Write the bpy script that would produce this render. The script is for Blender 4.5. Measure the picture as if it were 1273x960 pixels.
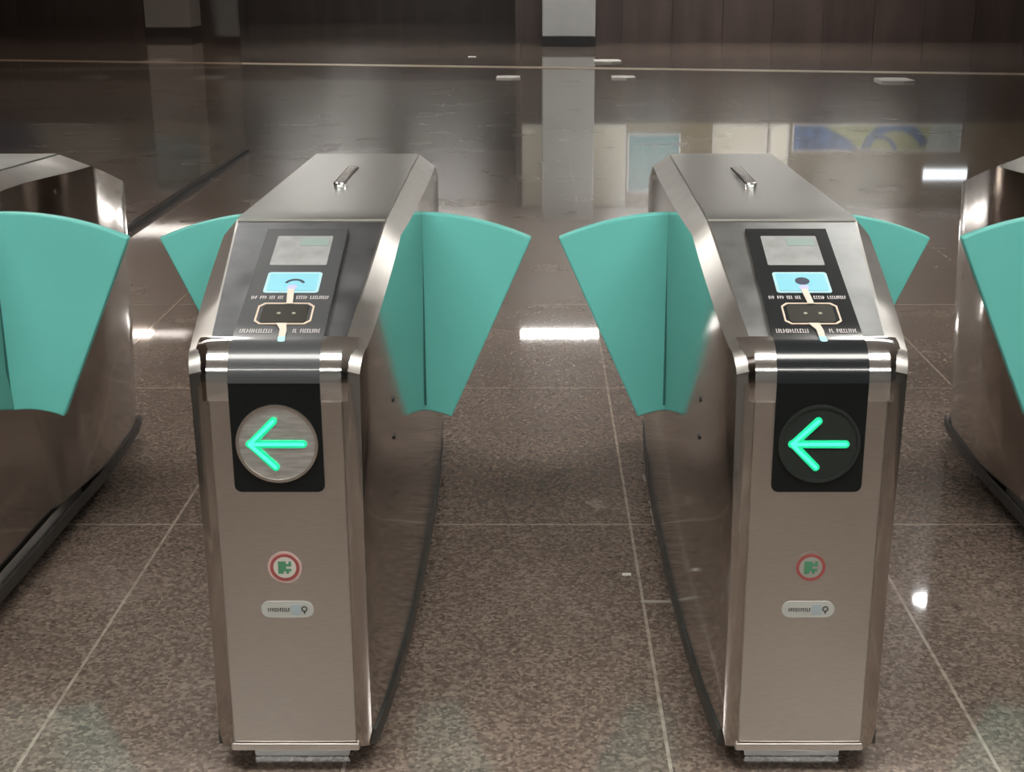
import bpy, bmesh, math, random
from mathutils import Vector, Matrix
random.seed(7)
for o in list(bpy.data.objects): bpy.data.objects.remove(o)
sc = bpy.context.scene
C = sc.collection

# ---------------------------------------------------------------- camera
F = 1700.0; W = 1273.0; HH = 960.0
PITCH = math.atan(530 / F)
CAM_H = 1.416
cam = bpy.data.cameras.new('camera'); co = bpy.data.objects.new('camera', cam); C.objects.link(co)
cam.sensor_fit = 'HORIZONTAL'; cam.sensor_width = 36.0; cam.lens = 36.0 * F / W
cam.shift_x = (W / 2 - 667) / W
cam.clip_start = 0.05; cam.clip_end = 200
co.location = (-0.0195, -2.17, CAM_H)
co.rotation_euler = (math.pi / 2 - PITCH, 0, 0)
sc.camera = co

# ---------------------------------------------------------------- world, exposure
w = bpy.data.worlds.new('world'); sc.world = w; w.use_nodes = True
w.node_tree.nodes['Background'].inputs[0].default_value = (0.6, 0.62, 0.65, 1)
w.node_tree.nodes['Background'].inputs[1].default_value = 0.15
sc.view_settings.view_transform = 'Standard'
sc.view_settings.look = 'None'
sc.view_settings.gamma = 1
sc.view_settings.use_curve_mapping = False
sc.view_settings.exposure = 0.92
ROOM_Z = 3.0
# ceiling lamps, some inferred and some added: (x, y, width, depth, strength)
LAMPS = [(0.26, 14.0, 0.95, 0.24, 20), (-2.95, 14.0, 0.95, 0.24, 20), (-5.2, 14.0, 0.95, 0.24, 20),
         (-3.6, 20.5, 1.2, 0.5, 15), (-1.5, 20.5, 1.2, 0.5, 15), (1.8, 20.5, 1.2, 0.5, 15), (3.6, 20.5, 1.2, 0.5, 15), (5.3, 20.5, 1.2, 0.5, 15), (-10.9, 20.8, 1.2, 0.4, 16),  # unseen lamps added to brighten the far wall and left column
         (-3.9, 28.0, 1.2, 0.4, 9),  # unseen lamp added to brighten the deeper hall
         (-1.9, 3.1, 1.2, 0.35, 14), (1.9, 3.1, 1.2, 0.35, 14),
         (-1.0, -0.9, 1.6, 0.6, 9.5), (1.0, -0.9, 1.6, 0.6, 9.5),
         (-1.6, -4.5, 1.2, 0.35, 14), (1.6, -4.5, 1.2, 0.35, 14),
         (-6.0, 5.0, 1.2, 0.35, 13), (6.0, 5.0, 1.2, 0.35, 13)]

# ---------------------------------------------------------------- materials
def new_mat(name):
    m = bpy.data.materials.new(name); m.use_nodes = True
    return m, m.node_tree.nodes, m.node_tree.links, m.node_tree.nodes['Principled BSDF']
def plain(name, col, rough=0.5, metal=0.0, noise=0.0, scale=20.0, spec=0.5, stretch=(1, 1, 1), rnoise=0.0, coat=0.0):
    m, N, L, b = new_mat(name)
    b.inputs['Base Color'].default_value = (*col, 1); b.inputs['Roughness'].default_value = rough
    b.inputs['Metallic'].default_value = metal; b.inputs['Specular IOR Level'].default_value = spec
    b.inputs['Coat Weight'].default_value = coat; b.inputs['Coat Roughness'].default_value = 0.06
    if noise or rnoise:
        t = N.new('ShaderNodeTexCoord'); mp = N.new('ShaderNodeMapping'); mp.inputs['Scale'].default_value = stretch
        n = N.new('ShaderNodeTexNoise'); n.inputs['Scale'].default_value = scale; n.inputs['Detail'].default_value = 5
        L.new(t.outputs['Object'], mp.inputs[0]); L.new(mp.outputs[0], n.inputs['Vector'])
        if noise:
            r = N.new('ShaderNodeValToRGB')
            r.color_ramp.elements[0].position = 0.3; r.color_ramp.elements[1].position = 0.7
            r.color_ramp.elements[0].color = (*[c * (1 - noise) for c in col], 1)
            r.color_ramp.elements[1].color = (*[min(1, c * (1 + noise)) for c in col], 1)
            L.new(n.outputs[0], r.inputs[0]); L.new(r.outputs[0], b.inputs['Base Color'])
        if rnoise:
            mr = N.new('ShaderNodeMapRange'); mr.inputs['From Min'].default_value = 0.3; mr.inputs['From Max'].default_value = 0.7
            mr.inputs['To Min'].default_value = max(0.02, rough - rnoise); mr.inputs['To Max'].default_value = rough + rnoise
            L.new(n.outputs[0], mr.inputs['Value']); L.new(mr.outputs[0], b.inputs['Roughness'])
    return m
def emit(name, col, s):
    m, N, L, b = new_mat(name)
    b.inputs['Base Color'].default_value = (*col, 1)
    b.inputs['Emission Color'].default_value = (*col, 1); b.inputs['Emission Strength'].default_value = s
    return m

STEEL = (0.56, 0.535, 0.50)
M = {}
M['steel_side'] = plain('polished_steel', (0.50, 0.475, 0.45), 0.11, 1, 0.05, 6, rnoise=0.03)
M['steel_front'] = plain('brushed_steel', (0.53, 0.50, 0.465), 0.34, 1, 0.05, 40, stretch=(1, 1, 12), rnoise=0.04)
M['steel_top'] = plain('satin_steel', (0.56, 0.575, 0.56), 0.3, 1, 0.03, 6, rnoise=0.02)
M['steel_reader'] = plain('scuffed_steel', (0.42, 0.44, 0.44), 0.36, 1, 0.12, 14, rnoise=0.06)
M['steel_reader_dark'] = plain('scuffed_steel_dark_reflection', (0.17, 0.178, 0.19), 0.38, 1, 0.22, 14, rnoise=0.08)  # scuffed like the other reader; its darker reflection is put into the colour
M['steel_edge'] = plain('satin_edge_steel', (0.42, 0.41, 0.39), 0.38, 1, 0.06, 20)
M['chrome'] = plain('chrome', (0.85, 0.86, 0.86), 0.1, 1)
M['black_glass'] = plain('black_glass', (0.012, 0.015, 0.017), 0.16, 0, coat=0.4)
M['front_black'] = plain('front_black_glass', (0.006, 0.008, 0.008), 0.2, 0, spec=0.3)
M['sheen_glass'] = plain('black_glass_painted_sheen', (0.05, 0.054, 0.058), 0.3, 0, coat=0.6)  # black glass with the reflected ceiling light put into its colour
M['disc_painted_sheen'] = plain('disc_painted_sheen', (0.64, 0.65, 0.64), 0.5, 1, 0.2, 20, stretch=(1, 1, 8))  # silver tone paints in a reflection on the left gate's disc
M['disc_dark'] = plain('disc_dark', (0.016, 0.022, 0.02), 0.35)
M['arrow'] = emit('green_led', (0.01, 0.70, 0.32), 0.24)
M['arrow_core'] = emit('green_led_core', (0.07, 1.0, 0.55), 0.45)
M['teal'] = plain('teal_flap', (0.135, 0.53, 0.475), 0.42, 0, 0.03, 5)
M['rubber'] = plain('black_rubber', (0.012, 0.012, 0.012), 0.6)
M['plinth'] = plain('plinth_steel', (0.62, 0.63, 0.62), 0.3, 1)
M['kick'] = plain('shaded_kick_strip', (0.06, 0.06, 0.056), 0.4, 0.5, 0.2, 30)  # darkened to paint in the black shadow line under the gates
M['screen'] = plain('screen_grey', (0.29, 0.30, 0.30), 0.25, 0, 0.12, 30, coat=0.3)
M['screen_green'] = plain('screen_greenish', (0.24, 0.31, 0.29), 0.25)
M['pad'] = plain('cyan_pad', (0.20, 0.52, 0.63), 0.35)
M['pad_edge'] = plain('pale_pad_edge', (0.36, 0.58, 0.64), 0.4)
M['navy'] = plain('navy_mark', (0.02, 0.03, 0.06), 0.4)
M['lilac'] = plain('lilac_mark', (0.45, 0.45, 0.68), 0.4)
M['print'] = plain('pale_print', (0.46, 0.44, 0.44), 0.5)
M['gold'] = plain('gold_line', (0.62, 0.50, 0.40), 0.35)
M['window'] = plain('scanner_window', (0.03, 0.03, 0.024), 0.25)
M['led'] = plain('scanner_led', (0.25, 0.26, 0.2), 0.3)
M['ribbon'] = plain('cream_ribbon', (0.58, 0.53, 0.45), 0.5)
M['ribbon_tip'] = plain('cyan_tip', (0.35, 0.75, 0.85), 0.4)
M['red'] = plain('red_ring', (0.30, 0.075, 0.07), 0.5)
M['pink'] = plain('pale_pink_ring', (0.50, 0.36, 0.33), 0.5)
M['white'] = plain('sticker_white', (0.55, 0.53, 0.48), 0.5)
M['green'] = plain('sticker_green', (0.07, 0.24, 0.13), 0.5)
M['label_grey'] = plain('label_silver', (0.50, 0.52, 0.49), 0.4, 0.2)
M['label_blue'] = plain('label_bluish', (0.36, 0.43, 0.45), 0.4)
M['ink'] = plain('label_ink', (0.06, 0.07, 0.06), 0.5)
M['screw'] = plain('screw_dark', (0.05, 0.05, 0.05), 0.4, 0.8)
M['seam'] = plain('seam_dark', (0.04, 0.04, 0.04), 0.6)
# setting
M['wall_dark'] = plain('dark_stone_wall', (0.055, 0.040, 0.036), 0.35, 0, 0.25, 1.2, stretch=(3, 1, 0.4))
M['wall_olive'] = plain('olive_wall', (0.20, 0.165, 0.10), 0.6, 0, 0.15, 1.5)
M['wall_grey'] = plain('grey_wall', (0.23, 0.225, 0.21), 0.6, 0, 0.1, 1.0)
M['cream'] = plain('cream_panel', (0.62, 0.60, 0.50), 0.5, 0, 0.05, 2)
M['cream_white'] = plain('cream_white', (0.80, 0.78, 0.66), 0.5)
M['teal_panel'] = plain('teal_panel', (0.10, 0.27, 0.30), 0.5)
M['ceiling'] = plain('ceiling_paint', (0.80, 0.78, 0.75), 0.7, 0, 0.06, 0.8)
M['column'] = plain('column_cladding', (0.30, 0.31, 0.305), 0.4, 0, 0.05, 2)
M['column_base'] = plain('column_base', (0.01, 0.011, 0.012), 0.5)
M['mural_green'] = plain('mural_green', (0.30, 0.34, 0.17), 0.5, 0, 0.15, 3)
M['mural_blue'] = plain('mural_blue', (0.05, 0.12, 0.28), 0.5, 0, 0.5, 6)
M['mural_pale'] = plain('mural_pale', (0.38, 0.44, 0.42), 0.5, 0, 0.2, 4)
M['strip'] = plain('floor_strip', (0.42, 0.34, 0.25), 0.35)
M['sticker_dull'] = plain('sticker_dull', (0.30, 0.30, 0.265), 0.5)
M['slot'] = plain('slot_dark_teal', (0.03, 0.16, 0.14), 0.5)
M['caulk'] = plain('old_caulk', (0.30, 0.27, 0.23), 0.7)
M['pale_mark'] = plain('pale_white', (0.75, 0.74, 0.7), 0.6)
M['lamp_frame'] = plain('lamp_frame', (0.6, 0.6, 0.6), 0.4)

def floor_mat():
    m, N, L, b = new_mat('speckled_granite_tiles')
    t = N.new('ShaderNodeTexCoord')
    v = N.new('ShaderNodeTexVoronoi'); v.inputs['Scale'].default_value = 135
    n2 = N.new('ShaderNodeTexNoise'); n2.inputs['Scale'].default_value = 95; n2.inputs['Detail'].default_value = 4
    n3 = N.new('ShaderNodeTexNoise'); n3.inputs['Scale'].default_value = 2.2; n3.inputs['Detail'].default_value = 6
    for x in (v, n2, n3): L.new(t.outputs['Object'], x.inputs['Vector'])
    sep = N.new('ShaderNodeSeparateColor'); L.new(v.outputs['Color'], sep.inputs[0])
    mx = N.new('ShaderNodeMath'); mx.operation = 'MULTIPLY_ADD'; mx.inputs[1].default_value = 0.45
    L.new(sep.outputs[0], mx.inputs[0]); 
    m2 = N.new('ShaderNodeMath'); m2.operation = 'MULTIPLY'; m2.inputs[1].default_value = 0.55; L.new(n2.outputs[0], m2.inputs[0]); L.new(m2.outputs[0], mx.inputs[2])
    r = N.new('ShaderNodeValToRGB'); L.new(mx.outputs[0], r.inputs[0])
    e = r.color_ramp.elements
    e[0].position = 0.2; e[0].color = (0.095, 0.072, 0.060, 1)
    e[1].position = 0.8; e[1].color = (0.33, 0.262, 0.215, 1)
    k = r.color_ramp.elements.new(0.5); k.color = (0.185, 0.142, 0.117, 1)
    # tiles: large patches
    r3 = N.new('ShaderNodeMapRange'); r3.inputs['From Min'].default_value = 0.3; r3.inputs['From Max'].default_value = 0.7
    r3.inputs['To Min'].default_value = 0.8; r3.inputs['To Max'].default_value = 1.12; L.new(n3.outputs[0], r3.inputs[0])
    mul = N.new('ShaderNodeVectorMath'); mul.operation = 'SCALE'; L.new(r.outputs[0], mul.inputs[0]); L.new(r3.outputs[0], mul.inputs['Scale'])
    # grout
    sx = N.new('ShaderNodeSeparateXYZ'); L.new(t.outputs['Object'], sx.inputs[0])
    def line(sock, off, per, half):
        a = N.new('ShaderNodeMath'); a.operation = 'SUBTRACT'; a.inputs[1].default_value = off - per / 2; L.new(sock, a.inputs[0])
        f = N.new('ShaderNodeMath'); f.operation = 'FLOORED_MODULO'; f.inputs[1].default_value = per; L.new(a.outputs[0], f.inputs[0])
        s = N.new('ShaderNodeMath'); s.operation = 'SUBTRACT'; s.inputs[1].default_value = per / 2; L.new(f.outputs[0], s.inputs[0])
        ab = N.new('ShaderNodeMath'); ab.operation = 'ABSOLUTE'; L.new(s.outputs[0], ab.inputs[0])
        c = N.new('ShaderNodeMath'); c.operation = 'LESS_THAN'; c.inputs[1].default_value = half; L.new(ab.outputs[0], c.inputs[0])
        return c.outputs[0]
    lx = line(sx.outputs[0], 0.2265, 0.6, 0.0036); ly = line(sx.outputs[1], 1.15, 1.2, 0.0036)
    mm = N.new('ShaderNodeMath'); mm.operation = 'MAXIMUM'; L.new(lx, mm.inputs[0]); L.new(ly, mm.inputs[1])
    wear = N.new('ShaderNodeTexNoise'); wear.inputs['Scale'].default_value = 30; L.new(t.outputs['Object'], wear.inputs['Vector'])
    wr = N.new('ShaderNodeMapRange'); wr.inputs['From Min'].default_value = 0.3; wr.inputs['From Max'].default_value = 0.6
    wr.inputs['To Min'].default_value = 0.35; wr.inputs['To Max'].default_value = 0.85; L.new(wear.outputs[0], wr.inputs[0])
    gm = N.new('ShaderNodeMath'); gm.operation = 'MULTIPLY'; L.new(mm.outputs[0], gm.inputs[0]); L.new(wr.outputs[0], gm.inputs[1])
    mix = N.new('ShaderNodeMix'); mix.data_type = 'RGBA'; L.new(gm.outputs[0], mix.inputs['Factor'])
    L.new(mul.outputs[0], mix.inputs['A']); mix.inputs['B'].default_value = (0.46, 0.40, 0.34, 1)
    L.new(mix.outputs['Result'], b.inputs['Base Color'])
    rr = N.new('ShaderNodeMapRange'); rr.inputs['To Min'].default_value = 0.20; rr.inputs['To Max'].default_value = 0.32
    b.inputs['Specular IOR Level'].default_value = 0.2; b.inputs['Coat Weight'].default_value = 1.0; b.inputs['Coat Roughness'].default_value = 0.035; b.inputs['Coat IOR'].default_value = 1.55
    L.new(n3.outputs[0], rr.inputs[0]); L.new(rr.outputs[0], b.inputs['Roughness'])
    b.inputs['IOR'].default_value = 1.55
    # gentle undulation of the polish
    bn = N.new('ShaderNodeTexNoise'); bn.inputs['Scale'].default_value = 3; L.new(t.outputs['Object'], bn.inputs['Vector'])
    bp = N.new('ShaderNodeBump'); bp.inputs['Strength'].default_value = 0.007; bp.inputs['Distance'].default_value = 0.02
    L.new(bn.outputs[0], bp.inputs['Height']); L.new(bp.outputs[0], b.inputs['Normal'])
    return m
M['floor'] = floor_mat()

def tinted_glass():
    m = bpy.data.materials.new('smoked_glass'); m.use_nodes = True
    N = m.node_tree.nodes; L = m.node_tree.links; N.clear()
    out = N.new('ShaderNodeOutputMaterial'); mix = N.new('ShaderNodeMixShader')
    ge = N.new('ShaderNodeNewGeometry'); dt = N.new('ShaderNodeVectorMath'); dt.operation = 'DOT_PRODUCT'
    L.new(ge.outputs['Incoming'], dt.inputs[0]); L.new(ge.outputs['Normal'], dt.inputs[1])
    def mth(op, a, b=None):
        n = N.new('ShaderNodeMath'); n.operation = op
        for i, q in enumerate((a, b)):
            if q is None: continue
            if isinstance(q, (int, float)): n.inputs[i].default_value = q
            else: L.new(q, n.inputs[i])
        return n.outputs[0]
    f = mth('ADD', mth('MULTIPLY', mth('POWER', mth('SUBTRACT', 1.0, mth('ABSOLUTE', dt.outputs['Value'])), 5.0), 0.30), 0.02)
    tr = N.new('ShaderNodeBsdfTransparent'); tr.inputs[0].default_value = (0.80, 0.74, 0.70, 1)
    gl = N.new('ShaderNodeBsdfGlossy'); gl.inputs['Roughness'].default_value = 0.05
    L.new(f, mix.inputs[0]); L.new(tr.outputs[0], mix.inputs[1]); L.new(gl.outputs[0], mix.inputs[2]); L.new(mix.outputs[0], out.inputs[0])
    return m
M['glass'] = tinted_glass()

# ---------------------------------------------------------------- mesh helpers
def link(name, bm, mat, parent=None, smooth=False, recalc=True):
    if recalc: bmesh.ops.recalc_face_normals(bm, faces=bm.faces)
    me = bpy.data.meshes.new(name); bm.to_mesh(me); bm.free()
    if smooth:
        for p in me.polygons: p.use_smooth = True
    mats = mat if isinstance(mat, (list, tuple)) else [mat]
    for q in mats: me.materials.append(q)
    o = bpy.data.objects.new(name, me); C.objects.link(o)
    if parent is not None: o.parent = parent
    return o
def bev(o, wd, seg=2, ang=35):
    m = o.modifiers.new('bevel', 'BEVEL'); m.width = wd; m.segments = seg; m.limit_method = 'ANGLE'; m.angle_limit = math.radians(ang)
    m.harden_normals = False
    return o
def box(bm, x0, x1, y0, y1, z0, z1):
    v = [bm.verts.new(p) for p in ((x0,y0,z0),(x1,y0,z0),(x1,y1,z0),(x0,y1,z0),(x0,y0,z1),(x1,y0,z1),(x1,y1,z1),(x0,y1,z1))]
    for f in ((0,3,2,1),(4,5,6,7),(0,1,5,4),(1,2,6,5),(2,3,7,6),(3,0,4,7)): bm.faces.new([v[i] for i in f])
def prism(bm, pts, fr, t0, t1):
    """extrude a 2-D outline (u, v) placed by frame fr(u, v, w) between w = t0 and w = t1"""
    a = [bm.verts.new(fr(u, v, t0)) for u, v in pts]; b = [bm.verts.new(fr(u, v, t1)) for u, v in pts]
    bm.faces.new(a[::-1]); bm.faces.new(b)
    n = len(pts)
    for i in range(n): bm.faces.new((a[i], a[(i+1) % n], b[(i+1) % n], b[i]))
def rrect(x0, x1, y0, y1, r, seg=5, corners=(1,1,1,1)):
    out = []
    for k, (cx, cy, a0) in enumerate(((x1-r, y1-r, 0), (x0+r, y1-r, 90), (x0+r, y0+r, 180), (x1-r, y0+r, 270))):
        if corners[k]:
            for i in range(seg+1):
                a = math.radians(a0 + 90*i/seg); out.append((cx + r*math.cos(a), cy + r*math.sin(a)))
        else:
            out.append(((x1, y1), (x0, y1), (x0, y0), (x1, y0))[k])
    return out
def circ(cx, cy, r, n=40): return [(cx + r*math.cos(2*math.pi*i/n), cy + r*math.sin(2*math.pi*i/n)) for i in range(n)]
def ring(bm, cx, cy, r0, r1, fr, t0, t1, n=40, a0=0.0, a1=360.0):
    full = abs(a1 - a0) >= 359.9
    k = n if full else n + 1
    A = []
    for i in range(k):
        a = math.radians(a0 + (a1-a0)*i/n)
        c, s = math.cos(a), math.sin(a)
        A.append([bm.verts.new(fr(cx+r*c, cy+r*s, t)) for r, t in ((r0,t0),(r1,t0),(r1,t1),(r0,t1))])
    for i in range(n):
        p, q = A[i], A[(i+1) % k]
        for j in range(4): bm.faces.new((p[j], p[(j+1)%4], q[(j+1)%4], q[j]))
    if not full: bm.faces.new(A[0]); bm.faces.new(A[-1][::-1])
def tag(o, label, cat, group=None, kind=None):
    o['label'] = label
    if cat: o['category'] = cat
    if group: o['group'] = group
    if kind: o['kind'] = kind
    return o
def empty(name, loc):
    o = bpy.data.objects.new(name, None); o.location = loc; o.empty_display_size = 0.1; C.objects.link(o); return o
def struct(name, bm, mat):
    o = link(name, bm, mat); o['kind'] = 'structure'; return o

# ---------------------------------------------------------------- the setting
X0, X1, Y0, Y1, YW = -14.0, 14.0, -7.0, 23.05, 31.0
XS = -0.3   # where the near far-wall begins; to its left the hall runs deeper
bm = bmesh.new(); box(bm, X0, X1, Y0, YW, -0.1, 0.0); struct('floor', bm, M['floor'])
bm = bmesh.new(); box(bm, X0, X1, Y0, YW, ROOM_Z, ROOM_Z+0.1); struct('ceiling', bm, M['ceiling'])
bm = bmesh.new(); box(bm, X0-0.1, X0, Y0, YW, 0, ROOM_Z); struct('wall_left', bm, M['wall_grey'])
bm = bmesh.new(); box(bm, X1, X1+0.1, Y0, Y1, 0, ROOM_Z); struct('wall_right', bm, M['wall_grey'])
bm = bmesh.new(); box(bm, X0, X1, Y0-0.1, Y0, 0, ROOM_Z); struct('wall_front', bm, M['wall_grey'])
bm = bmesh.new(); box(bm, X0, XS, YW, YW+0.1, 0, ROOM_Z); struct('wall_back_left', bm, M['wall_grey'])
bm = bmesh.new(); box(bm, XS-0.0, X1, Y1+0.06, Y1+0.16, 0, ROOM_Z); struct('wall_back', bm, M['wall_olive'])
bm = bmesh.new(); box(bm, XS-0.1, XS-0.002, Y1+0.06, YW, 0, ROOM_Z); struct('wall_return', bm, M['wall_dark'])
# dark stone dado in tall slabs with open joints, on both far walls
def dado(name, xa, xb, y, h, wslab=0.9):
    bm = bmesh.new(); x = xa
    while x < xb - 0.05:
        xe = min(xb, x + wslab); box(bm, x+0.006, xe-0.006, y-0.05, y, 0.0, h); x = xe
    box(bm, xa, xb, y-0.03, y, 0.0, h-0.01)
    return struct(name, bm, M['wall_dark'])
dado('trim_1', XS, X1, Y1+0.058, 1.42)
dado('trim_2', X0, XS-0.1, YW-0.002, 1.32)

def column(xc, yc, wd, label):
    r = empty('column', (xc, yc, 0)); tag(r, label, 'column')
    bm = bmesh.new(); box(bm, -wd/2, wd/2, -wd/2, wd/2, 0.16, ROOM_Z); o = link('shaft', bm, M['column'], r); bev(o, 0.02)
    bm = bmesh.new(); box(bm, -wd/2-0.01, wd/2+0.01, -wd/2-0.01, wd/2+0.01, 0, 0.16); link('base', bm, M['column_base'], r)
    return r
column(0.53, 23.05-0.75, 0.9, 'square pale grey column with a black base, straight beyond the middle lane')
column(-7.15, 25.6, 0.88, 'square pale grey column with a black base, seen through the smoked glass at left')

def at_floor(px, py):
    u = (px-667)/F; v = (py-480)/F; c, s = math.cos(PITCH), math.sin(PITCH)
    d = (u, c - v*s, -s - v*c); t = -CAM_H/d[2]
    return (-0.0195 + d[0]*t, -2.17 + d[1]*t)

# pale strip inlaid across the far floor
bm = bmesh.new(); a0 = at_floor(-30, 74.6); a1 = at_floor(1300, 92.7); wd = 0.16
v = [bm.verts.new((a0[0], a0[1]-wd, 0.004)), bm.verts.new((a1[0], a1[1]-wd, 0.004)), bm.verts.new((a1[0], a1[1]+wd, 0.004)), bm.verts.new((a0[0], a0[1]+wd, 0.004))]
v2 = [bm.verts.new((q.co.x, q.co.y, 0.0)) for q in v]
bm.faces.new(v); bm.faces.new(v2[::-1])
for i in range(4): bm.faces.new((v[i], v2[i], v2[(i+1)%4], v[(i+1)%4]))
struct('trim_3', bm, M['strip'])

# smoked glass partition
r = empty('glass_partition', (-2.25, 8.4, 0)); tag(r, 'smoked brown glass partition standing along the left of the gates', 'glass partition')
bm = bmesh.new(); box(bm, -0.008, 0.008, -10.5, 0.0, 0.02, ROOM_Z-0.02); link('glass_pane', bm, M['glass'], r)
bm = bmesh.new(); box(bm, -0.02, 0.02, -10.5, 0.0, 0.0, 0.03); link('floor_channel', bm, M['seam'], r)

# things on the far wall above the dado (seen mirrored in the polished floor)
yw = Y1 + 0.058
def panel(name, x0, x1, z0, z1, mat, label, cat, group=None, d=0.03):
    o = empty(name, ((x0+x1)/2, yw, z0)); tag(o, label, cat, group)
    h = (x1-x0)/2
    bm = bmesh.new(); box(bm, -h, h, -d, 0, 0, z1-z0); link('board', bm, mat, o)
    fr = lambda u, v, t: (u, t, v)
    bm = bmesh.new()
    for a in ((-h, h, 0, 0.03), (-h, h, z1-z0-0.03, z1-z0), (-h, -h+0.03, 0, z1-z0), (h-0.03, h, 0, z1-z0)):
        box(bm, a[0], a[1], -d-0.012, -d+0.004, a[2], a[3])
    link('frame', bm, M['lamp_frame'], o)
    return o
panel('wall_panel', -0.28, 1.62, 1.45, 2.95, M['cream'], 'wide cream wall panel behind the far column', 'wall panel')
panel('wall_panel', 1.65, 2.62, 1.62, 2.7, M['teal_panel'], 'teal wall panel right of the cream one', 'wall panel')
panel('notice_board', 3.2, 4.2, 1.45, 2.4, M['cream'], 'pale notice board left of the white lightbox', 'notice board')
panel('wall_panel', 4.25, 4.6, 1.45, 2.7, M['cream_white'], 'narrow off-white wall panel left of the mural', 'wall panel')
mu = panel('mural', 4.66, 7.75, 1.45, 1.95, M['mural_green'], 'green and blue mural on the far wall', 'mural')
fr = lambda u, v, t: (u, t, v)
bm = bmesh.new()
for (cx, cz, r0, r1, a0_, a1_) in ((0.35, 0.62, 0.5, 0.66, 200, 335), (0.05, 0.55, 0.28, 0.35, 190, 350)):
    ring(bm, cx, cz-0.0, r0, r1, lambda u, v, t: (u, t, min(max(v, 0.03), 0.47)), -0.04, -0.032, 30, a0_, a1_)
prism(bm, [(-1.52, 0.03), (-1.0, 0.03), (-0.55, 0.25), (-0.3, 0.47), (-1.52, 0.47)], fr, -0.038, -0.03)
link('blue_shapes', bm, M['mural_blue'], mu)
bm = bmesh.new(); prism(bm, [(1.0, 0.03), (1.52, 0.03), (1.52, 0.47), (0.9, 0.47)], fr, -0.038, -0.03); link('pale_shape', bm, M['mural_pale'], mu)
lb = empty('light_box', (7.5, yw, 2.25)); tag(lb, 'lit white light box high on the far wall', 'light box')
bm = bmesh.new(); box(bm, -0.42, 0.42, -0.08, 0, 0, 0.22); link('case', bm, M['lamp_frame'], lb)
bm = bmesh.new(); box(bm, -0.40, 0.40, -0.09, -0.078, 0.02, 0.20); link('face', bm, emit('lit_sign', (0.9, 0.95, 1.0), 1.6), lb)

# cracked pale caulk along the foot of the right gate
bm = bmesh.new(); rc = random.Random(5)
for i in range(16):
    pa = at_floor(799 + 2.6*i + rc.uniform(-1.5, 1.5), 590 + 11*i); pb = at_floor(801.6 + 2.6*i + rc.uniform(-1.5, 1.5), 599 + 11*i)
    q = [(pa[0]-0.003, pa[1]), (pa[0]+0.003, pa[1]), (pb[0]+0.003, pb[1]), (pb[0]-0.003, pb[1])]
    if rc.random() < 0.8: prism(bm, q, lambda u, v, t: (u, v, t), 0.0, 0.0015)
pa = at_floor(797, 750); pb = at_floor(838, 746)
prism(bm, [(pa[0], pa[1]), (pb[0], pa[1]), (pb[0], pa[1]+0.012), (pa[0], pa[1]+0.012)], lambda u, v, t: (u, v, t), 0.0, 0.0015)
struct('trim_4', bm, M['caulk'])

# small pale flat patches of unknown kind on the floor
for px, py, ln, lab in ((755, 77, 0.40, 'pale flat patch on the far floor just right of the column'),
                        (775, 97, 0.30, 'pale flat patch on the far floor below the pale strip'),
                        (587, 71, 0.12, 'tiny pale patch on the far floor left of the column'),
                        (632, 97, 0.30, 'pale flat patch on the far floor left of the column'),
                        (1112, 101, 0.42, 'long pale patch on the far floor at the right'),
                        (779, 715, 0.022, 'tiny pale patch on the floor in the middle lane')):
    x, y = at_floor(px, py)
    bm = bmesh.new(); k = 1.3 if ln > 0.1 else 0.5
    pts = [(-ln/2, -ln*k*0.4), (ln*0.1, -ln*k/2), (ln/2, -ln*k*0.3), (ln*0.46, ln*k*0.45), (-ln*0.1, ln*k*0.5), (-ln*0.48, ln*k*0.4)]
    prism(bm, pts, lambda u, v, t: (u, v, t), 0.0, 0.05*ln+0.002)
    o = link('floor_mark', bm, M['pale_mark']); o.location = (x, y, 0.0); tag(o, lab, 'litter')

# ceiling lamps, the inferred and the added ones alike
for i, (x, y, a, b, s) in enumerate(LAMPS):
    r = empty('ceiling_light', (x, y, ROOM_Z)); tag(r, 'rectangular white ceiling light panel, one of a set partly added for light', 'ceiling light', 'ceiling light panels')
    bm = bmesh.new(); ring_pts = None
    for q in ((-a/2-0.03, a/2+0.03, -b/2-0.03, -b/2), (-a/2-0.03, a/2+0.03, b/2, b/2+0.03), (-a/2-0.03, -a/2, -b/2, b/2), (a/2, a/2+0.03, -b/2, b/2)):
        box(bm, q[0], q[1], q[2], q[3], -0.045, 0.0)
    link('frame', bm, M['lamp_frame'], r)
    bm = bmesh.new(); box(bm, -a/2, a/2, -b/2, b/2, -0.045 if y == 14.0 else -0.12, -0.002); link('diffuser', bm, emit('lamp_%d' % s, (1.0, 0.97, 0.92), s), r)  # diffusers dropped so their sides brighten the ceiling
# round downlights
for x, y in ((2.76, 6.75),):
    r = empty('downlight', (x, y, ROOM_Z)); tag(r, 'small round downlight in the ceiling over the right lane', 'ceiling light')
    bm = bmesh.new(); ring(bm, 0, 0, 0.07, 0.10, lambda u, v, t: (u, v, t), -0.03, 0.0, 24); link('trim_ring', bm, M['lamp_frame'], r)
    bm = bmesh.new(); prism(bm, circ(0, 0, 0.069, 24), lambda u, v, t: (u, v, t), -0.02, -0.002); link('lens', bm, emit('downlight_glow', (1, 1, 1), 60), r)

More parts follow.
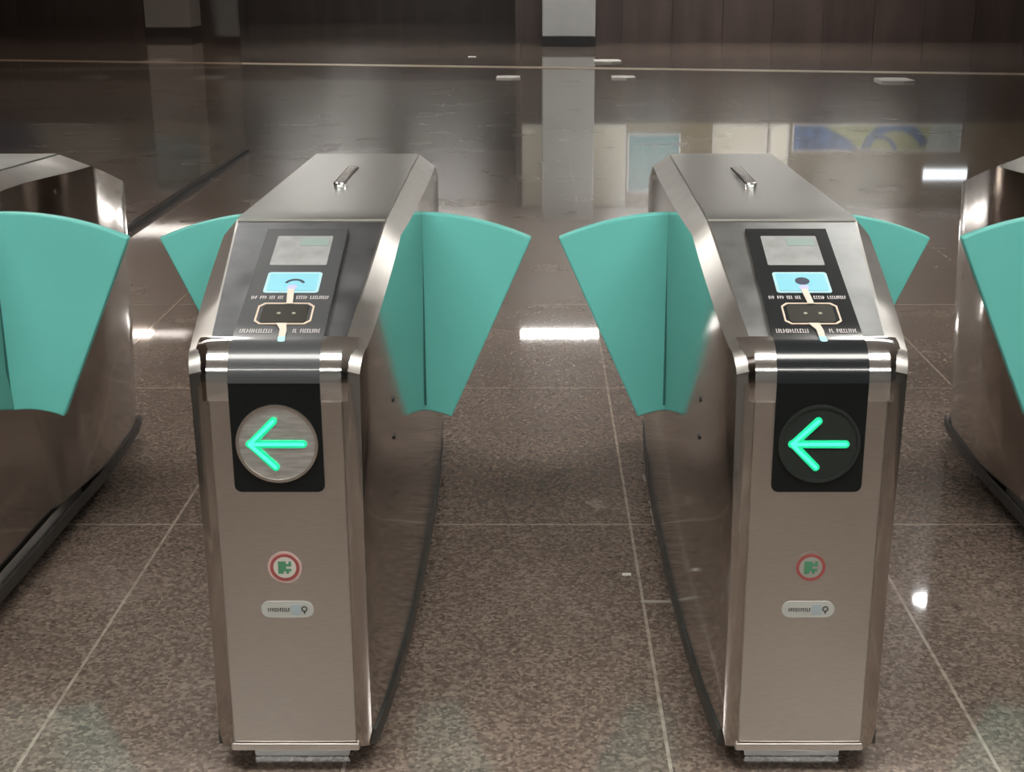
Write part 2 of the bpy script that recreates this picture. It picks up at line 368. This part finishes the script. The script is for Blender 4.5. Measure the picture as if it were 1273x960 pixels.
# ---------------------------------------------------------------- the fare gate
L_ = 1.84                       # overall length
ZB = 0.055                      # underside of the body
ZF = 0.745; RAD_Y = 0.055; ZS = 0.802   # front top edge, rounding, start of the slope
YR, ZR = 0.455, 0.935           # ridge
def sym(y): return min(y, L_-y)
def hw_side(y):
    y = sym(y)
    t = min(1, y/0.92)
    base = 0.137 + 0.006*(1-math.exp(-y/0.05))
    return base + 0.030*(1-(1-t)**2.6)
def hw_top(y):
    if y <= 0.055: return 0.112 + 0.0*y
    if y <= YR: return 0.118 + (0.145-0.118)*(y-0.055)/(YR-0.055)
    return 0.145 - 0.012*min(1, (y-YR)/(1.385-YR)) if y <= 1.385 else 0.133 - 0.015*(y-1.385)/(L_-1.385)
def ztop(y):
    y = sym(y)
    if y < RAD_Y:
        a = math.acos(max(-1, min(1, 1 - y/RAD_Y)))
        return ZF + (ZS-ZF)*math.sin(a)
    if y < YR: return ZS + (ZR-ZS)*(y-RAD_Y)/(YR-RAD_Y)
    return ZR
SL = (ZR-ZS)/(YR-RAD_Y)
def chamfer_z(y):
    y = sym(y); return 0.008 + 0.022*min(1, y/YR)
def build_housing(parent, flare=None, side=+1):
    ys = [0, 0.004, 0.012, 0.022, 0.034, 0.045, 0.055, 0.09, 0.14, 0.2, 0.27, 0.34, 0.4, YR]
    n = 10
    ys += [YR + (L_-2*YR)*i/n for i in range(1, n)]
    ys += [L_ - q for q in ys[:14][::-1]]
    bm = bmesh.new(); rows = []
    for y in ys:
        zt = ztop(y); hs = hw_side(y); ht = min(hw_top(y), hs-0.006); cz = chamfer_z(y)
        if y == 0 or y == L_: hs = 0.121; 
        row = []
        def ex(s, z):
            if not flare: return 0.0
            return flare(y, z) if s == side else 0.0
        for s in (-1, 1):
            lo = 0.004 if sym(y) < 0.002 else 0
            pts = [(hs-0.006-ex(s, 0)*0+ex(s, ZB), ZB+0.012*0), (hs+ex(s, 0.2), ZB+0.03), (hs+ex(s, .5), (ZB+zt)/2), (hs+0.004+ex(s, zt-cz), zt-cz), (ht+ex(s, zt)*0.55, zt)]
            if s == 1: pts = pts[::-1]
            row += [bm.verts.new((s*px, y, pz)) for px, pz in pts]
        rows.append(row)
    m = len(rows[0])
    for a, b in zip(rows[:-1], rows[1:]):
        for i in range(m): bm.faces.new((a[i], a[(i+1) % m], b[(i+1) % m], b[i]))
    bm.faces.new(rows[0]); bm.faces.new(rows[-1][::-1])
    o = link('housing', bm, [M['steel_side'], M['steel_edge']], parent, smooth=True)
    for p in o.data.polygons:
        if p.normal.z > 0.2: p.material_index = 1
    mod = o.modifiers.new('edges', 'EDGE_SPLIT'); mod.split_angle = math.radians(24)
    return o

FR = lambda u, v, t: (u, -t, v)              # on the front face: u across, v up, t outwards
NL = math.sqrt(1+SL*SL)
def SF(u, v, t):                             # on the sloping reader face: v along the slope from its foot
    return (u, RAD_Y + v/NL - t*SL/NL, ZS + v*SL/NL + t/NL)
SLEN = (YR-RAD_Y)*NL

def skin(name, parent, mat, x0f, x1f, ys, t, closed=True):
    """thin sheet following the gate's top profile between x0f(y) and x1f(y)"""
    bm = bmesh.new(); R = []
    for i, y in enumerate(ys):
        # profile normal
        e = 0.0015
        if y <= 0.0015: nz, ny = 0.15, -1.0
        else:
            d = (ztop(y+e)-ztop(y-e))/(2*e); nz, ny = 1.0, -d
        l = math.hypot(nz, ny); nz /= l; ny /= l
        z = ztop(y)
        R.append([bm.verts.new((x0f(y), y+ny*t, z+nz*t)), bm.verts.new((x1f(y), y+ny*t, z+nz*t)),
                  bm.verts.new((x1f(y), y-ny*0.001, z-nz*0.001)), bm.verts.new((x0f(y), y-ny*0.001, z-nz*0.001))])
    for a, b in zip(R[:-1], R[1:]):
        for j in range(4): bm.faces.new((a[j], a[(j+1)%4], b[(j+1)%4], b[j]))
    bm.faces.new(R[0]); bm.faces.new(R[-1][::-1])
    o = link(name, bm, mat, parent, smooth=True)
    mod = o.modifiers.new('edges', 'EDGE_SPLIT'); mod.split_angle = math.radians(40)
    return o

def flap(parent, side, shift=0.0):
    px, pz = side*(0.150+shift), 0.19; R1, R0 = 0.678, 0.207; T = 0.013; y = 0.92
    a_in, a_out = (-17.0 if shift else -4.0), 23.9
    N_ = 26; bm = bmesh.new()
    outer = [(px + side*R1*math.sin(math.radians(a_in+(a_out-a_in)*i/N_)), pz + R1*math.cos(math.radians(a_in+(a_out-a_in)*i/N_))) for i in range(N_+1)]
    inner = [(px + side*R0*math.sin(math.radians(a_in+(a_out-a_in)*i/N_)), pz + R0*math.cos(math.radians(a_in+(a_out-a_in)*i/N_))) for i in range(N_, -1, -1)]
    prism(bm, outer+inner, lambda u, v, t: (u, y+t, v), -T, T)
    o = link('flap', bm, M['teal'], parent); bev(o, 0.005, 3)
    # dark slot lips on the housing where the flap comes out
    bm = bmesh.new(); xs = side*(hw_side(y)+0.002)
    for s in (-1, 1): box(bm, min(xs-side*0.01, xs+side*0.001), max(xs-side*0.01, xs+side*0.001), y+s*0.0145-0.0008, y+s*0.0145+0.0008, 0.41, 0.872)
    link('slot_lip', bm, M['slot'], parent)
    return o

def scribble(bm, x0, x1, v0, v1, fr, seed, gaps=()):
    """a row of tiny strokes, as unreadable as the worn print in the photograph"""
    rnd = random.Random(seed); x = x0; h = v1-v0
    while x < x1:
        wch = rnd.uniform(0.0028, 0.0046)
        if not any(g0 < x+wch/2 < g1 for g0, g1 in gaps) and rnd.random() > 0.1:
            k = rnd.randint(0, 3); s = 0.0014
            prism(bm, [(x, v0), (x+s, v0), (x+s, v1), (x, v1)], fr, 0.0, 0.0006)
            if k in (0, 1): prism(bm, [(x+s, v1-s*1.3), (x+wch-0.0012, v1-s*1.3), (x+wch-0.0012, v1), (x+s, v1)], fr, 0, 0.0006)
            if k in (0, 2): prism(bm, [(x+s, v0), (x+wch-0.0012, v0), (x+wch-0.0012, v0+s*1.3), (x+s, v0+s*1.3)], fr, 0, 0.0006)
            if k in (1, 3): prism(bm, [(x+s, v0+h*.42), (x+wch-0.0012, v0+h*.42), (x+wch-0.0012, v0+h*.6), (x+s, v0+h*.6)], fr, 0, 0.0006)
        x += wch

def bar(bm, x0, z0, x1, z1, wd, fr, t0, t1):
    d = Vector((x1-x0, z1-z0)); a = math.atan2(d.y, d.x); pts = []
    for i in range(9):
        q = a - math.pi/2 + math.pi*i/8; pts.append((x1+wd*math.cos(q), z1+wd*math.sin(q)))
    for i in range(9):
        q = a + math.pi/2 + math.pi*i/8; pts.append((x0+wd*math.cos(q), z0+wd*math.sin(q)))
    prism(bm, pts, fr, t0, t1)

def build_gate(xc, label, style, flaps=(-1, 1), flare=None, side=1, detail=True):
    g = empty('fare_gate', (xc, 0, 0)); tag(g, label, 'ticket gate', 'fare gates standing in a row')
    build_housing(g, flare, side)
    light = style == 'light'
    # reader face, top cover
    skin('reader_panel', g, M['steel_reader_dark'] if light else M['steel_reader'], lambda y: -hw_top(y)+0.004, lambda y: hw_top(y)-0.004, [RAD_Y+0.004, 0.2, 0.33, YR-0.012], 0.0012)
    fx = (lambda y: -hw_top(y)+0.002 - (flare(y, ZR)*0.55 if flare and side < 0 else 0))
    gx = (lambda y: hw_top(y)-0.002 + (flare(y, ZR)*0.55 if flare and side > 0 else 0))
    tys = [YR-0.004, YR+0.012] + [YR + (L_-2*YR)*i/10 for i in range(1, 10)] + [L_-YR-0.012]
    skin('top_cover', g, M['steel_top'], fx, gx, tys, 0.004)
    # raised bar on the top cover
    bm = bmesh.new(); prism(bm, rrect(-0.014, 0.014, 0.84, 1.10, 0.0135), lambda u, v, t: (u, v, t), ZR+0.002, ZR+0.012)
    o = link('top_light_bar', bm, M['chrome'], g); bev(o, 0.004, 2); o['label'] = 'bright raised bar on the lid'
    for s in flaps: flap(g, s, 0.06 if flare and s == side else 0.0)
    # plinth and rubber skirt
    bm = bmesh.new(); ys = [0.07, 0.12, 0.2, 0.3, 0.5, 0.92]; ys += [L_-q for q in ys[::-1][1:]]
    hb = lambda y: 0.092 + 0.052*(1-math.exp(-(sym(y)-0.07)/0.10))
    prism(bm, [(hb(y), y) for y in ys]+[(-hb(y), y) for y in ys[::-1]], lambda u, v, t: (u, v, t), 0.0, ZB+0.004)
    link('rubber_skirt', bm, M['rubber'], g)
    bm = bmesh.new(); prism(bm, rrect(-0.088, 0.088, 0.001, ZB-0.004, 0.004, 3), lambda u, v, t: (u, 0.07-t, v), -0.001, 0.014)
    link('plinth_plate', bm, M['plinth'], g)
    bm = bmesh.new()
    for s in (-1, 1):
        e = (lambda y: flare(y, ZB) if flare and s == side else 0)
        ks = [0.02, 0.05, 0.1, 0.2, 0.35, 0.5, 0.7, 0.92, 1.1, 1.2, 1.3, 1.42, 1.6, 1.75, L_-0.02]
        R = [[bm.verts.new((s*(hw_side(y)+d+e(y)), y, z)) for d, z in ((-0.007, ZB-0.006), (0.003, ZB-0.006), (0.003, ZB+0.024), (-0.003, ZB+0.024))] for y in ks]
        for a, b in zip(R[:-1], R[1:]):
            for j in range(4): bm.faces.new((a[j], a[(j+1)%4], b[(j+1)%4], b[j]))
        bm.faces.new(R[0]); bm.faces.new(R[-1][::-1])
    link('shaded_kick_strip', bm, M['kick'], g, smooth=False)
    # screws on the sides
    for s in (-1, 1):
        for yy, zz in ((0.30, 0.62), (0.30, 0.545), (0.62, 0.865), (1.22, 0.865)):
            bm = bmesh.new(); x = s*(hw_side(yy)+0.001+(flare(yy, zz) if flare and s == side else 0))
            prism(bm, circ(yy, zz, 0.006, 12), lambda u, v, t: (x+s*t, u, v), -0.002, 0.0025); link('screw', bm, M['screw'], g)
    if not detail:
        for yy, za, zb in ((0.98 if side > 0 else 1.05, 0.09, ZR-0.06),):
            bm = bmesh.new(); x = side*(hw_side(yy)+0.0035+flare(yy, 0.5))
            box(bm, x-0.003, x+0.0012, yy-0.0025, yy+0.0025, za, za+(zb-za)); link('panel_seam', bm, M['seam'], g)
    # front panel: brushed sheet with a lip at its foot
    bm = bmesh.new(); prism(bm, rrect(-0.1115, 0.1115, ZB+0.012, ZF-0.004, 0.006, 4), FR, -0.001, 0.004)
    o = link('front_panel', bm, M['steel_front'], g); bev(o, 0.0025, 2)
    bm = bmesh.new(); prism(bm, rrect(-0.116, 0.116, ZB-0.004, ZB+0.010, 0.004, 3), FR, -0.004, 0.007)
    o = link('bottom_lip', bm, M['steel_front'], g); bev(o, 0.002, 2)
    # chrome corners over the rounding
    ays = [0.0] + [RAD_Y*(1-math.cos(math.radians(a))) for a in (12, 24, 36, 48, 60, 72, 84)] + [RAD_Y, 0.058]
    for s in (-1, 1):
        bm = bmesh.new(); R = []
        prof = [(-0.006, ZF-0.030)] + [(y - 0.006*math.cos(math.radians(a)), ztop(y)+0.006*math.sin(math.radians(a))) for y, a in zip(ays, (0, 12, 24, 36, 48, 60, 72, 84, 88, 95))]
        for (y, z) in prof:
            y_in = max(y, 0)+0.016; 
            R.append([bm.verts.new((s*0.074, y, z)), bm.verts.new((s*0.112, y, z)), bm.verts.new((s*0.136, y+0.016, z-0.006)), bm.verts.new((s*0.128, y+0.026, z-0.018)), bm.verts.new((s*0.074, y+0.012, z-0.018))])
        for a, b in zip(R[:-1], R[1:]):
            for j in range(5): bm.faces.new((a[j], a[(j+1)%5], b[(j+1)%5], b[j]))
        bm.faces.new(R[0]); bm.faces.new(R[-1][::-1])
        o = link('chrome_corner', bm, M['chrome'], g, smooth=True); mod = o.modifiers.new('e', 'EDGE_SPLIT'); mod.split_angle = math.radians(30)
    # black glass: runs down the reader face, over the rounding, down the front
    hb_ = 0.0765
    skin('glass_strip', g, M['sheen_glass'] if light else M['black_glass'], lambda y: -hb_, lambda y: hb_, [0.0]+ays[1:-1]+[0.1, 0.2, 0.3, YR-0.045], 0.0068)
    bm = bmesh.new(); prism(bm, rrect(-hb_, hb_, 0.553, ZF+0.001, 0.012, 5, (0, 0, 1, 1)), FR, 0.0, 0.0068)
    o = link('front_glass', bm, M['front_black'], g)
    # round direction display
    cz = 0.640; cx0 = 0.0; rr_ = 0.066
    d = link('direction_display', (lambda b: (prism(b, circ(cx0, cz, rr_, 56), FR, 0.006, 0.0085), b)[1])(bmesh.new()), M['disc_painted_sheen'] if light else M['disc_dark'], g)
    d['label'] = 'round display with a green left arrow'
    bm = bmesh.new(); ring(bm, cx0, cz, rr_-0.002, rr_+0.003, FR, 0.006, 0.0105, 56); link('bezel', bm, M['steel_front'] if light else M['disc_dark'], d)
    bm = bmesh.new(); ax0, ax1 = -0.046, 0.044
    bar(bm, ax0, cz, ax1, cz, 0.0066, FR, 0.0084, 0.0105); bar(bm, ax0+0.002, cz, -0.004, cz+0.041, 0.0066, FR, 0.0084, 0.0108); bar(bm, ax0+0.002, cz, -0.004, cz-0.041, 0.0066, FR, 0.0084, 0.0109)
    link('arrow', bm, M['arrow'], d)
    bm = bmesh.new()
    bar(bm, ax0, cz, ax1, cz, 0.0028, FR, 0.0100, 0.0114); bar(bm, ax0, cz, -0.004, cz+0.041, 0.0028, FR, 0.0100, 0.0116); bar(bm, ax0, cz, -0.004, cz-0.041, 0.0028, FR, 0.0100, 0.0117)
    link('arrow_glow', bm, M['arrow_core'], d)
    # round sticker
    cz = 0.412
    st = link('round_sticker', (lambda b: (prism(b, circ(0, cz, 0.0295, 40), FR, 0.0038, 0.0048), b)[1])(bmesh.new()), M['pink'] if light else M['steel_front'], g)
    st['label'] = 'round sticker with a red ring and green square'
    bm = bmesh.new(); ring(bm, 0, cz, 0.020, 0.0255, FR, 0.0045, 0.0053, 40, *( (0, 360) if not light else (0, 360))); link('red_ring', bm, M['red'], st)
    bm = bmesh.new(); prism(bm, circ(0, cz, 0.0195, 32), FR, 0.0045, 0.0052); link('sticker_centre', bm, M['white'] if light else M['sticker_dull'], st)
    bm = bmesh.new(); rnd = random.Random(3)
    for i in range(5):
        for j in range(5):
            if rnd.random() < 0.66 or (i in (1, 2) and j in (1, 2)):
                x = -0.0115+i*0.0046; z = cz-0.0115+j*0.0046; prism(bm, [(x, z), (x+0.0046, z), (x+0.0046, z+0.0046), (x, z+0.0046)], FR, 0.005, 0.0056)
    link('green_figure', bm, M['green'], st)
    # pill-shaped label
    cz = 0.332
    lb_ = link('pill_label', (lambda b: (prism(b, rrect(-0.046, 0.046, cz-0.0155, cz+0.0155, 0.0154, 8), FR, 0.0038, 0.0052), b)[1])(bmesh.new()), M['label_grey'], g)
    lb_['label'] = 'silver rounded maker label with faint dark print'
    bm = bmesh.new(); ring(bm, 0.030, cz+0.001, 0.0032, 0.0055, FR, 0.005, 0.0058, 20); bar(bm, 0.030, cz-0.004, 0.030, cz-0.007, 0.0012, FR, 0.005, 0.0058)
    link('label_mark', bm, M['ink'], lb_); bm = bmesh.new()
    scribble(bm, -0.034, 0.004, cz-0.004, cz+0.003, lambda u, v, t: FR(u, v, t+0.005), 11)
    link('label_print', bm, M['ink'], lb_)
    bm = bmesh.new(); prism(bm, rrect(0.006, 0.024, cz-0.010, cz+0.010, 0.003, 3), FR, 0.005, 0.0056); link('label_patch', bm, M['label_blue'], lb_)
    # --- reader face, from the ridge down: screen, pad, print, scanner, print, ribbon
    T = 0.0068
    S2 = lambda u, v, t: SF(u, v, t + T)
    bm = bmesh.new(); prism(bm, rrect(-0.052, 0.052, 0.238, 0.345, 0.003, 3), S2, -0.001, 0.0006)
    s_ = link('screen', bm, M['screen'], g)
    bm = bmesh.new(); prism(bm, rrect(-0.006, 0.046, 0.308, 0.336, 0.003, 3), S2, 0.0004, 0.0012); link('screen_image', bm, M['screen_green'], s_)
    bm = bmesh.new(); prism(bm, rrect(-0.049, 0.049, 0.142, 0.212, 0.006, 4), S2, -0.001, 0.0010)
    p_ = link('card_pad', bm, M['pad_edge'], g); p_['label'] = 'light blue card reader pad'
    bm = bmesh.new(); prism(bm, rrect(-0.044, 0.044, 0.148, 0.206, 0.004, 4), S2, 0.0008, 0.0016); link('pad_field', bm, M['pad'], p_)
    bm = bmesh.new()
    if light: ring(bm, 0.004, 0.168, 0.014, 0.019, S2, 0.0014, 0.0022, 20, 20, 160)
    else: prism(bm, [(0.001+0.013*math.cos(a*math.pi/12), 0.180+0.012*math.sin(a*math.pi/12)) for a in range(24)], S2, 0.0014, 0.0022)
    link('card_symbol', bm, M['navy'], p_)
    bm = bmesh.new(); prism(bm, circ(0.001, 0.158, 0.009, 20), S2, 0.0014, 0.0021); link('card_symbol_dot', bm, M['lilac'], p_)
    bm = bmesh.new(); sgn = 0.0
    prism(bm, [(-0.006, 0.152), (0.006, 0.152), (0.010, 0.104), (-0.001, 0.104)], S2, 0.0016, 0.0026); link('upper_ribbon', bm, M['ribbon'], g)
    for xa, xb, sd in ((-0.066, -0.012, 21), (0.013, 0.068, 22)):
        bm = bmesh.new(); scribble(bm, xa, xb, 0.122, 0.132, S2, sd); link('upper_print', bm, M['print'], g)
    # scanner with a gold outline, notched corners
    o8 = lambda a, b, c, e, k: [(a+k, c), (b-k, c), (b, c+k), (b, e-k), (b-k, e), (a+k, e), (a, e-k), (a, c+k)]
    A = o8(-0.049, 0.049, 0.040, 0.108, 0.010); B = o8(-0.046, 0.046, 0.043, 0.105, 0.0095)
    bm = bmesh.new()
    for i in range(8):
        q = [A[i], A[(i+1)%8], B[(i+1)%8], B[i]]; prism(bm, q, S2, 0.0, 0.0012)
    link('gold_outline', bm, M['gold'], g)
    bm = bmesh.new(); prism(bm, o8(-0.040, 0.040, 0.046, 0.102, 0.006), S2, -0.0005, 0.0009); sw = link('scanner_window', bm, M['window'], g)
    bm = bmesh.new()
    for x in (-0.010, 0.016): prism(bm, circ(x, 0.074, 0.0035, 12), S2, 0.0007, 0.0016)
    link('scanner_lens', bm, M['led'], sw)
    for xa, xb, sd in ((-0.068, -0.014, 33), (0.022, 0.068, 34)):
        bm = bmesh.new(); scribble(bm, xa, xb, 0.014, 0.026, S2, sd); link('lower_print', bm, M['print'], g)
    bm = bmesh.new(); prism(bm, [(-0.010, 0.042), (0.008, 0.042), (0.012, 0.020), (0.012, -0.002), (0.001, -0.002), (0.0, 0.022)], S2, 0.0012, 0.0024); rb = link('lower_ribbon', bm, M['ribbon'], g)
    bm = bmesh.new(); prism(bm, [(0.0005, 0.0), (0.0125, 0.0), (0.0135, -0.014), (0.007, -0.017), (0.0015, -0.014)], S2, 0.0012, 0.0026); link('ribbon_tip', bm, M['ribbon_tip'], rb)
    return g

def flare_fn(y, z):
    a = max(0.0, min(1.0, (y-1.02)/0.40)); b = max(0.0, min(1.0, (L_+0.02-y)/0.14))
    a = a*a*(3-2*a); k = 0.06*max(0.0, 1-z/0.34)*min(1, y/0.1)
    return k + 0.09*a*b**0.5*(0.1 + 0.9*min(1, max(0, z-0.05)/0.5))
build_gate(-0.455, 'steel gate left of the middle lane, its round arrow display painted with a silver sheen', 'light')
build_gate(0.455, 'steel gate right of the middle lane, with a black round arrow display', 'dark')
build_gate(-1.435, 'steel gate cut off by the left edge, flap and dark side showing', 'dark', flare=flare_fn, side=1, detail=False)
build_gate(1.435, 'steel gate cut off by the right edge, only a sliver showing', 'dark', flare=flare_fn, side=-1, detail=False)
